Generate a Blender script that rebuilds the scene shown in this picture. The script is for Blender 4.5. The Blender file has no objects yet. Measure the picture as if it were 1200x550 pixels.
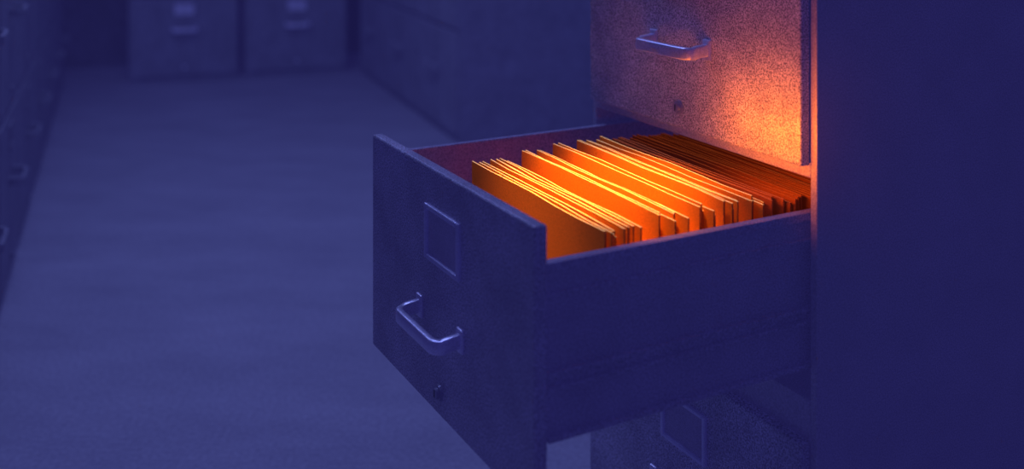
import bpy, bmesh, math, random
from mathutils import Vector, Matrix
random.seed(7)
scene = bpy.context.scene
try:
    scene.view_settings.view_transform = 'Standard'
    scene.view_settings.look = 'None'
except Exception: pass

EYE = 1.02
TH = 0.4845
PX, PY = 0.0457, 1.0615
AIS = math.radians(20)

# ------------------------------------------------------------ materials
SHADOW_LIFT = (0.014, 0.0120, 0.085)  # indigo emission built into metal, wall and floor materials to lift shadows
def metal(name, col, rough=0.45, metallic=0.2, lift=0.5, grain=0.25, gscale=900, bump=0.15, spec=0.5, mott=.15, lo=.35):
    m = bpy.data.materials.new(name); m.use_nodes = True
    nt = m.node_tree; n = nt.nodes; l = nt.links
    b = n['Principled BSDF']
    tc = n.new('ShaderNodeTexCoord')
    nz = n.new('ShaderNodeTexNoise'); nz.inputs['Scale'].default_value = gscale; nz.inputs['Detail'].default_value = 2
    l.new(tc.outputs['Object'], nz.inputs['Vector'])
    n2 = n.new('ShaderNodeTexNoise'); n2.inputs['Scale'].default_value = 9; n2.inputs['Detail'].default_value = 8; n2.inputs['Roughness'].default_value = .7
    l.new(tc.outputs['Object'], n2.inputs['Vector'])
    def rng(src, a):
        mr = n.new('ShaderNodeMapRange'); mr.inputs['From Min'].default_value = lo; mr.inputs['From Max'].default_value = 1-lo
        mr.inputs['To Min'].default_value = 1 - a; mr.inputs['To Max'].default_value = 1 + a
        l.new(src, mr.inputs['Value']); return mr.outputs[0]
    mu = n.new('ShaderNodeMath'); mu.operation = 'MULTIPLY'
    l.new(rng(nz.outputs['Fac'], grain), mu.inputs[0]); l.new(rng(n2.outputs['Fac'], mott), mu.inputs[1])
    mx = n.new('ShaderNodeVectorMath'); mx.operation = 'SCALE'; mx.inputs[0].default_value = col
    l.new(mu.outputs[0], mx.inputs['Scale'])
    l.new(mx.outputs[0], b.inputs['Base Color'])
    b.inputs['Roughness'].default_value = rough; b.inputs['Metallic'].default_value = metallic
    b.inputs['Specular IOR Level'].default_value = spec
    if bump:
        bp = n.new('ShaderNodeBump'); bp.inputs['Strength'].default_value = bump; bp.inputs['Distance'].default_value = .0006
        l.new(nz.outputs['Fac'], bp.inputs['Height']); l.new(bp.outputs[0], b.inputs['Normal'])
    b.inputs['Emission Color'].default_value = (*SHADOW_LIFT, 1); b.inputs['Emission Strength'].default_value = lift  # even glow put into the material, standing in for ambient light
    return m

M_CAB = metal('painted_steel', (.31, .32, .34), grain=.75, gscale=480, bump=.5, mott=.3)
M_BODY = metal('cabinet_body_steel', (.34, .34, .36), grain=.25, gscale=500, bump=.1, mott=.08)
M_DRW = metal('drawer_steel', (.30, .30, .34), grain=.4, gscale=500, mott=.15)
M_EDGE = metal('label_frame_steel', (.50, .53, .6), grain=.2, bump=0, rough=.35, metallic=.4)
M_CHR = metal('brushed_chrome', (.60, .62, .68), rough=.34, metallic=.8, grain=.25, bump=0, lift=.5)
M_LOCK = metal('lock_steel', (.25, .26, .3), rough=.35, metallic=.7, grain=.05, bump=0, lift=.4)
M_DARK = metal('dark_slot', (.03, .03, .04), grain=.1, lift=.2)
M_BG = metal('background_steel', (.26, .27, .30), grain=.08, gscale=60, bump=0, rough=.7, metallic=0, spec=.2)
M_BGL = metal('shaded_background_steel', (.19, .20, .22), grain=.08, gscale=60, bump=0, rough=.7, metallic=0, spec=.2)  # darker copy of the background steel; left row's shade put into its colour
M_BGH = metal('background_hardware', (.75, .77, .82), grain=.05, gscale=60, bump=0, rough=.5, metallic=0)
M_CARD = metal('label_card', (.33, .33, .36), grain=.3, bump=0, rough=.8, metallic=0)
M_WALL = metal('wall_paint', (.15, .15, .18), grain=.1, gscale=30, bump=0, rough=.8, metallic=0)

def floor_mat():
    m = bpy.data.materials.new('concrete_floor'); m.use_nodes = True
    nt = m.node_tree; n = nt.nodes; l = nt.links; b = n['Principled BSDF']
    tc = n.new('ShaderNodeTexCoord'); mp = n.new('ShaderNodeMapping')
    mp.inputs['Rotation'].default_value = (0, 0, .15); mp.inputs['Scale'].default_value = (1, 2.2, 1)
    l.new(tc.outputs['Object'], mp.inputs['Vector'])
    a = n.new('ShaderNodeTexNoise'); a.inputs['Scale'].default_value = 2.6; a.inputs['Detail'].default_value = 8; a.inputs['Roughness'].default_value = .7
    l.new(mp.outputs[0], a.inputs['Vector'])
    c = n.new('ShaderNodeTexNoise'); c.inputs['Scale'].default_value = 110; c.inputs['Detail'].default_value = 3
    l.new(tc.outputs['Object'], c.inputs['Vector'])
    r = n.new('ShaderNodeValToRGB'); r.color_ramp.elements[0].position = .3; r.color_ramp.elements[0].color = (.23, .24, .26, 1)
    r.color_ramp.elements[1].position = .7; r.color_ramp.elements[1].color = (.32, .33, .35, 1)
    l.new(a.outputs['Fac'], r.inputs[0])
    mr = n.new('ShaderNodeMapRange'); mr.inputs['To Min'].default_value = .6; mr.inputs['To Max'].default_value = 1.4
    l.new(c.outputs['Fac'], mr.inputs['Value'])
    mx = n.new('ShaderNodeVectorMath'); mx.operation = 'SCALE'
    l.new(r.outputs[0], mx.inputs[0]); l.new(mr.outputs[0], mx.inputs['Scale'])
    l.new(mx.outputs[0], b.inputs['Base Color']); b.inputs['Roughness'].default_value = .8
    b.inputs['Emission Color'].default_value = (*SHADOW_LIFT, 1); b.inputs['Emission Strength'].default_value = .5  # floor carries the same built-in shadow glow
    return m
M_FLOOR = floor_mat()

def paper(name, col, em, es):
    m = bpy.data.materials.new(name); m.use_nodes = True
    nt = m.node_tree; n = nt.nodes; l = nt.links; b = n['Principled BSDF']
    tc = n.new('ShaderNodeTexCoord')
    nz = n.new('ShaderNodeTexNoise'); nz.inputs['Scale'].default_value = 500
    l.new(tc.outputs['Object'], nz.inputs['Vector'])
    mr = n.new('ShaderNodeMapRange'); mr.inputs['To Min'].default_value = .7; mr.inputs['To Max'].default_value = 1.3
    l.new(nz.outputs['Fac'], mr.inputs['Value'])
    mx = n.new('ShaderNodeVectorMath'); mx.operation = 'SCALE'; mx.inputs[0].default_value = col
    l.new(mr.outputs[0], mx.inputs['Scale']); l.new(mx.outputs[0], b.inputs['Base Color'])
    b.inputs['Roughness'].default_value = .8
    b.inputs['Specular IOR Level'].default_value = .2
    b.inputs['Emission Color'].default_value = (*em, 1); b.inputs['Emission Strength'].default_value = es
    return m
P_BODY = paper('manila_paper', (.85, .40, .04), (1, .10, .0), .04)  # faint orange glow put into the paper as emission
P_EDGE = paper('manila_edge_glow', (.98, .95, .45), (1, .48, .04), .65)  # lit top rims put in as paler colour and emission
P_DIM = paper('manila_paper_dim', (.30, .10, .03), (1, .08, .002), .02)  # dimmer paper for rear leaves and leaf ends; fading glow put into colour
P_DIM_EDGE = paper('manila_edge_dim', (.5, .19, .05), (1, .15, .01), .16)  # rear rims: same paper edge, glow falloff put into colour and emission

# ------------------------------------------------------------ mesh helpers
def box(bm, x0, x1, y0, y1, z0, z1, mi=0):
    vs = [bm.verts.new(c) for c in ((x0,y0,z0),(x1,y0,z0),(x1,y1,z0),(x0,y1,z0),(x0,y0,z1),(x1,y0,z1),(x1,y1,z1),(x0,y1,z1))]
    for f in ((0,3,2,1),(4,5,6,7),(0,1,5,4),(1,2,6,5),(2,3,7,6),(3,0,4,7)):
        fc = bm.faces.new([vs[i] for i in f]); fc.material_index = mi
def finish(bm, name, mats, parent=None, bevel=0, seg=2, smooth=False):
    bmesh.ops.recalc_face_normals(bm, faces=bm.faces)
    me = bpy.data.meshes.new(name); bm.to_mesh(me); bm.free()
    for m in mats: me.materials.append(m)
    if smooth:
        for p in me.polygons: p.use_smooth = True
    ob = bpy.data.objects.new(name, me); scene.collection.objects.link(ob)
    if parent: ob.parent = parent
    if bevel:
        md = ob.modifiers.new('bevel', 'BEVEL'); md.width = bevel; md.segments = seg; md.limit_method = 'ANGLE'
    return ob
def sweep(bm, path, hw, hz, mi=0, seg=3):
    """rounded-rect profile swept along a path lying mostly in the xy plane"""
    prof = []
    r = min(hw, hz) * .55
    for cx, cz, a0 in ((hw-r, hz-r, 0), (-hw+r, hz-r, 90), (-hw+r, -hz+r, 180), (hw-r, -hz+r, 270)):
        for k in range(seg+1):
            a = math.radians(a0 + 90*k/seg); prof.append((cx + r*math.cos(a), cz + r*math.sin(a)))
    rings = []
    for i, p in enumerate(path):
        p = Vector(p)
        a = Vector(path[max(i-1, 0)]); b = Vector(path[min(i+1, len(path)-1)])
        t = (b - a).normalized(); nrm = Vector((t.y, -t.x, 0)).normalized(); up = nrm.cross(t).normalized()
        if up.z < 0: up = -up
        rings.append([bm.verts.new(p + nrm*u + up*v) for u, v in prof])
    k = len(prof)
    for i in range(len(rings)-1):
        for j in range(k):
            f = bm.faces.new((rings[i][j], rings[i][(j+1)%k], rings[i+1][(j+1)%k], rings[i+1][j])); f.material_index = mi
    for rg in (rings[0], rings[-1]): bm.faces.new(rg).material_index = mi
def cyl(bm, x0, x1, y, z, r0, r1, mi=0, n=28):
    a = [bm.verts.new((x0, y + r0*math.cos(2*math.pi*i/n), z + r0*math.sin(2*math.pi*i/n))) for i in range(n)]
    b = [bm.verts.new((x1, y + r1*math.cos(2*math.pi*i/n), z + r1*math.sin(2*math.pi*i/n))) for i in range(n)]
    for i in range(n): bm.faces.new((a[i], a[(i+1)%n], b[(i+1)%n], b[i])).material_index = mi
    bm.faces.new(a).material_index = mi; bm.faces.new(b).material_index = mi

def zz(z): return EYE - z
ZT, PH, PITCH = 0.347, 0.300, 0.3158
PT = 0.016   # panel thickness
WD = 0.4593
def handle(parent, x, ztop, y0=.171, y1=.289):
    """bow pull; x = panel face, ztop = world height of the panel top"""
    bm = bmesh.new(); z = ztop - (0.5294 - ZT)
    path = []
    e, R, dz = .034, .013, -.004
    path.append((x + .001, y0, z))
    path.append((x - e + R, y0, z + dz*.6))
    for k in range(1, 7):
        a = math.radians(90*k/6); path.append((x - e + R - R*math.sin(a), y0 + R - R*math.cos(a), z + dz))
    for k in range(1, 6): path.append((x - e, y0 + R + (y1-y0-2*R)*k/6, z + dz))
    for k in range(0, 6):
        a = math.radians(90*k/6); path.append((x - e + R - R*math.cos(a), y1 - R + R*math.sin(a), z + dz))
    path.append((x - e + R, y1, z + dz*.6)); path.append((x + .001, y1, z))
    sweep(bm, path, .0048, .0085)
    ob = finish(bm, 'handle', [M_CHR], parent, smooth=True)
    md = ob.modifiers.new('es', 'EDGE_SPLIT'); md.split_angle = math.radians(50)
    bm = bmesh.new()
    for y in (y0, y1): box(bm, x-.004, x+.001, y-.008, y+.008, z-.015, z+.014)
    finish(bm, 'handle_mounts', [M_CHR], parent, bevel=.002)
def label(parent, x, ztop):
    bm = bmesh.new(); y0, y1 = .172, .270; za = ztop - (.3925-ZT); zb = ztop - (.4615-ZT); w = .0065
    box(bm, x-.005, x+.001, y0, y0+w, zb, za); box(bm, x-.005, x+.001, y1-w, y1, zb, za)
    box(bm, x-.005, x+.001, y0+w, y1-w, zb, zb+w); box(bm, x-.005, x+.001, y0+w, y1-w, za-w, za)
    finish(bm, 'label_holder', [M_EDGE], parent, bevel=.0018)
    bm = bmesh.new(); box(bm, x-.0008, x+.001, y0+w, y1-w, zb+w, za-w)
    finish(bm, 'label_card', [M_CARD], parent)
def lock(parent, x, ztop):
    bm = bmesh.new(); z = ztop - (.618-ZT); y = .2326
    cyl(bm, x-.003, x+.001, y, z, .0095, .0105, 0)
    cyl(bm, x-.007, x-.003, y, z, .0068, .0074, 0)
    box(bm, x-.0074, x-.0069, y-.0011, y+.0011, z-.0045, z+.0045, 1)
    finish(bm, 'lock', [M_LOCK, M_DARK], parent)
def front(parent, x, ztop, name='drawer_front'):
    bm = bmesh.new(); box(bm, x, x+PT, 0, WD, ztop-PH, ztop)
    finish(bm, name, [M_CAB], parent, bevel=.0030, seg=3)

# ------------------------------------------------------------ main cabinet
cab = bpy.data.objects.new('filing_cabinet', None); scene.collection.objects.link(cab)
cab.location = (PX, PY, 0); cab.rotation_euler = (0, 0, TH)
S = .3692; XF = S + PT - .002      # closed-front face x, cabinet frame plane
DEP = XF + .68; Y0, Y1 = -.012, WD + .012
TOP = zz(ZT - 2*PITCH) + .02
bm = bmesh.new()
sw = .0105
box(bm, XF, DEP, Y0, Y0+sw, 0.0, TOP)          # near side
box(bm, XF, DEP, Y1-sw, Y1, 0.0, TOP)          # far side
box(bm, DEP-.01, DEP, Y0+sw, Y1-sw, 0.0, TOP)  # back
box(bm, XF, DEP-.01, Y0+sw, Y1-sw, TOP-.02, TOP)
box(bm, XF+.01, DEP-.01, Y0+sw, Y1-sw, 0.0, .05)
tops = [zz(ZT-2*PITCH), zz(ZT-PITCH), zz(ZT), zz(ZT+PITCH)]
box(bm, XF, XF+.02, Y0+sw, Y1-sw, tops[1]-.002, tops[1]+.018)
box(bm, XF, XF+.02, Y0+sw, Y1-sw, tops[2]+.001, tops[1]-PH+.004)
box(bm, XF, XF+.02, Y0+sw, Y1-sw, tops[3]-.004, zz(.614))
box(bm, XF+.02, DEP-.02, Y0+sw, Y1-sw, tops[1]-PH+.0, tops[1]-PH+.006)  # divider pans
box(bm, XF+.02, DEP-.02, Y0+sw, Y1-sw, zz(.62), zz(.614))
finish(bm, 'body', [M_BODY], cab, bevel=.0015)
for i, zt in enumerate(tops):
    x = 0.0 if i == 2 else S
    front(cab, x, zt); handle(cab, x, zt); label(cab, x, zt); lock(cab, x, zt)
# open drawer tray
bm = bmesh.new()
zn, zf, zb = zz(.3925), zz(.373), zz(.5765)
dl = .68; n0, n1 = .008, WD-.012; t = .0025
box(bm, PT-.001, dl, n0, n0+t, zb, zn)
box(bm, PT-.001, dl, n0, n0+.010, zn, zn+.0025)        # rolled rim
box(bm, PT-.001, dl, n0-.0025, n0, zn-.008, zn+.0025)
box(bm, PT-.001, dl, n1-t, n1, zb, zf)
box(bm, PT-.001, dl, n1-.010, n1, zf, zf+.0025)
box(bm, PT-.001, dl, n0+t, n1-t, zb, zb+t)
box(bm, dl-t, dl, n0+t, n1-t, zb, zn)
# runner channel on the sides
for (a, b) in ((n0-.007, n0), (n1, n1+.007)):
    box(bm, PT+.002, dl, a, b, zz(.507), zz(.503)); box(bm, PT+.002, dl, a, b, zz(.5225), zz(.5185))
    box(bm, PT+.002, dl, a, b, zz(.5765), zz(.571))
box(bm, PT+.002, dl, n0-.0012, n0, zz(.5185), zz(.507))
box(bm, PT+.002, dl, n0-.003, n0, zz(.425), zz(.4215))
box(bm, PT-.001, PT+.004, n0, n1, zb, zn-.01)           # inner front pan
finish(bm, 'drawer_tray', [M_DRW], cab, bevel=.0008)

# ------------------------------------------------------------ folders (one object)
bm = bmesh.new()
def leaf(s, y0, y1, ztop, lean, th, back, shift=0):
    mi = 2 if back else 0
    N = 6
    rows = []
    zb_ = zb + .006
    for side in (0, 1):
        row = []
        for i in range(N+1):
            y = y0 + (y1-y0)*i/N
            wv = .0012*math.sin(i*1.3 + s*90)
            row.append((bm.verts.new((s + th*side + wv*.3, y, zb_)), bm.verts.new((s + th*side + lean + wv, y, ztop + .003*i/N + .0006*math.sin(i*2+s*200)))))
        rows.append(row)
    def F(vs, k):
        f = bm.faces.new(vs); f.material_index = k
    for i in range(N):
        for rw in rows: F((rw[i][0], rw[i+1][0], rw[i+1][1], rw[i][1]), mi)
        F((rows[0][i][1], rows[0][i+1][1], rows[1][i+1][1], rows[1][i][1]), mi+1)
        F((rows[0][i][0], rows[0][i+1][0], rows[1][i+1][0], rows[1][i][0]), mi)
    for i in (0, N): F((rows[0][i][0], rows[0][i][1], rows[1][i][1], rows[1][i][0]), 2)  # leaf ends take the dim paper, darkening the gaps by colour
groups = [(.103, .156, .3725), (.182, .224, .3695), (.240, .264, .3675), (.279, .303, .3690), (.316, .338, .3700), (.347, .400, .373), (.41, .60, .378)]
for gi, (a, b, zt_) in enumerate(groups):
    s = a; k = 0
    while s < b:
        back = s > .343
        h = zz(zt_) + random.uniform(-.004, .002) - (.004 if k > 0 else 0) + (.002 if k == 1 else 0)
        ya = .028 + random.uniform(-.008, .014); yb = .343 + random.uniform(-.004, .004) + (s-.1)*.10
        lean = random.uniform(-.001, .0030)
        leaf(s, ya, yb, h, lean, .0018, back)
        leaf(s+.0034+random.uniform(0,.0012), ya+random.uniform(0,.010), yb-random.uniform(0,.004), h+random.uniform(-.010, .0015), lean, .0012, back)
        s += random.uniform(.0072, .0102); k += 1
finish(bm, 'file_folders', [P_BODY, P_EDGE, P_DIM, P_DIM_EDGE]).matrix_world = Matrix.Translation((PX, PY, 0)) @ Matrix.Rotation(TH, 4, 'Z')

# ------------------------------------------------------------ background cabinets
def bg_cabinet(loc, rot, width, depth=.62, mat=None, hw=None):
    e = bpy.data.objects.new('filing_cabinet', None); scene.collection.objects.link(e)
    e.location = (loc[0], loc[1], 0); e.rotation_euler = (0, 0, rot)
    g = .006; mat = mat or M_BG
    bm = bmesh.new(); box(bm, .016, depth, g, width-g, .0, 1.34); box(bm, .03, depth, g, width-g, 1.34, 1.345)
    finish(bm, 'body', [mat], e, bevel=.003)
    bm = bmesh.new()
    for i in range(3):
        z0 = .035 + i*.43; box(bm, 0, .0165, g+.012, width-g-.012, z0, z0+.414)
    finish(bm, 'drawer_fronts', [mat], e, bevel=.004)
    bm = bmesh.new(); c = width/2
    for i in range(3):
        z0 = .035 + i*.43; z = z0 + .25
        path = [(.001, c-.06, z), (-.024, c-.06, z-.002), (-.034, c-.05, z-.004), (-.034, c+.05, z-.004), (-.024, c+.06, z-.002), (.001, c+.06, z)]
        sweep(bm, path, .005, .010)
        za, zb2 = z0+.385, z0+.325
        for (ya, yb_, zA, zB) in ((c-.05, c-.044, zb2, za), (c+.044, c+.05, zb2, za), (c-.044, c+.044, zb2, zb2+.006), (c-.044, c+.044, za-.006, za)):
            box(bm, -.004, .001, ya, yb_, zA, zB)
        box(bm, -.002, .001, c-.044, c+.044, zb2+.006, za-.006)
        cyl(bm, -.006, .001, c, z0+.045, .008, .009)
    finish(bm, 'hardware', [hw or mat], e)
A = Vector((-math.sin(AIS), math.cos(AIS))); N_ = Vector((math.cos(AIS), math.sin(AIS)))
R0 = Vector((-.135, 4.13))
for i in range(3):
    p = R0 + A*(i*.585); bg_cabinet(p, AIS, .58)
L0 = Vector((-2.238, 5.40))
for i in range(7):
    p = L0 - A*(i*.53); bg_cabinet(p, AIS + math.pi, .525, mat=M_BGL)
F0 = Vector((-.80, 5.80))
for i in range(2):
    p = F0 - N_*(i*.60); bg_cabinet(p, AIS + math.pi/2, .575, hw=M_BGH)

# ------------------------------------------------------------ room shell
def plane_box(name, c, u, v_, hu, z0, z1, th, mat):
    """wall: centre c, along u half-length hu, thickness th outward v_"""
    bm = bmesh.new()
    pts = [c - u*hu, c + u*hu, c + u*hu + v_*th, c - u*hu + v_*th]
    lo = [bm.verts.new((p.x, p.y, z0)) for p in pts]; hi = [bm.verts.new((p.x, p.y, z1)) for p in pts]
    bm.faces.new(lo); bm.faces.new(hi)
    for i in range(4): bm.faces.new((lo[i], lo[(i+1)%4], hi[(i+1)%4], hi[i]))
    finish(bm, name, [mat])
bm = bmesh.new(); box(bm, -8, 8, -4, 10, -.05, 0)
finish(bm, 'floor', [M_FLOOR])
C0 = F0 + A*.66
plane_box('wall_back', C0 + N_*.6, N_, A, 3.4, 0, 2.8, .1, M_WALL)
plane_box('wall_left', L0 - N_*.68 - A*2.6, A, -N_, 3.75, 0, 2.8, .1, M_WALL)
plane_box('wall_right', C0 + N_*3.9 - A*3.3, A, N_, 3.3, 0, 2.8, .1, M_WALL)

# ------------------------------------------------------------ lights
w = bpy.data.worlds.new('World'); scene.world = w; w.use_nodes = True
w.node_tree.nodes['Background'].inputs[0].default_value = (.027, .025, .165, 1)
w.node_tree.nodes['Background'].inputs[1].default_value = 1.0
def light(name, kind, loc, target, energy, color, **kw):
    d = bpy.data.lights.new(name, kind); d.energy = energy; d.color = color
    for k, v in kw.items(): setattr(d, k, v)
    o = bpy.data.objects.new(name, d); scene.collection.objects.link(o); o.location = loc
    o.rotation_euler = (Vector(target) - Vector(loc)).to_track_quat('-Z', 'Y').to_euler()
    return o
BL = (.29, .35, 1.0)
light('front_fill_light', 'AREA', (-1.2, 3.3, 2.75), (-1.1, 3.2, 0), 16, BL, shape='RECTANGLE', size=1.0, size_y=2.4)
light('front_fill_light', 'AREA', (-2.2, -.3, 2.1), (.1, 1.4, .6), 105, BL, shape='RECTANGLE', size=.6, size_y=1.0, spread=math.radians(44))  # unseen fill added at camera left to brighten the drawer fronts
light('front_fill_light', 'AREA', (-.6, 2.4, 2.75), (-.1, 1.4, .6), 17, BL, shape='RECTANGLE', size=.5, size_y=1.2)
def W(s, t, z): return (PX + s*math.cos(TH) - t*math.sin(TH), PY + s*math.sin(TH) + t*math.cos(TH), zz(z))
OR = (1.0, .25, .002)
light('folder_fill_spot', 'SPOT', W(.05, .20, -.5), W(.195, .18, .38), 210, OR, spot_size=math.radians(23), spot_blend=1.0, shadow_soft_size=.02)  # unseen warm spot added above the drawer to light the folders
light('file_glow_fill', 'AREA', W(.27, .04, .32), W(.37, .035, .285), .42, (1, .16, .0), shape='RECTANGLE', size=.15, size_y=.05, spread=math.radians(125))  # added area light imitating the files' glow on the upper drawer front

# ------------------------------------------------------------ camera
c = bpy.data.cameras.new('camera'); co = bpy.data.objects.new('camera', c); scene.collection.objects.link(co)
co.location = (0, 0, EYE); co.rotation_euler = (math.pi/2, 0, 0)
c.sensor_width = 36; c.lens = 36*1205.4/1200
c.shift_x = (600-574.47)/1200; c.shift_y = -(275+127.5)/1200
c.clip_start = .02
c.dof.use_dof = True; c.dof.focus_distance = 1.36; c.dof.aperture_fstop = 2.1
scene.camera = co
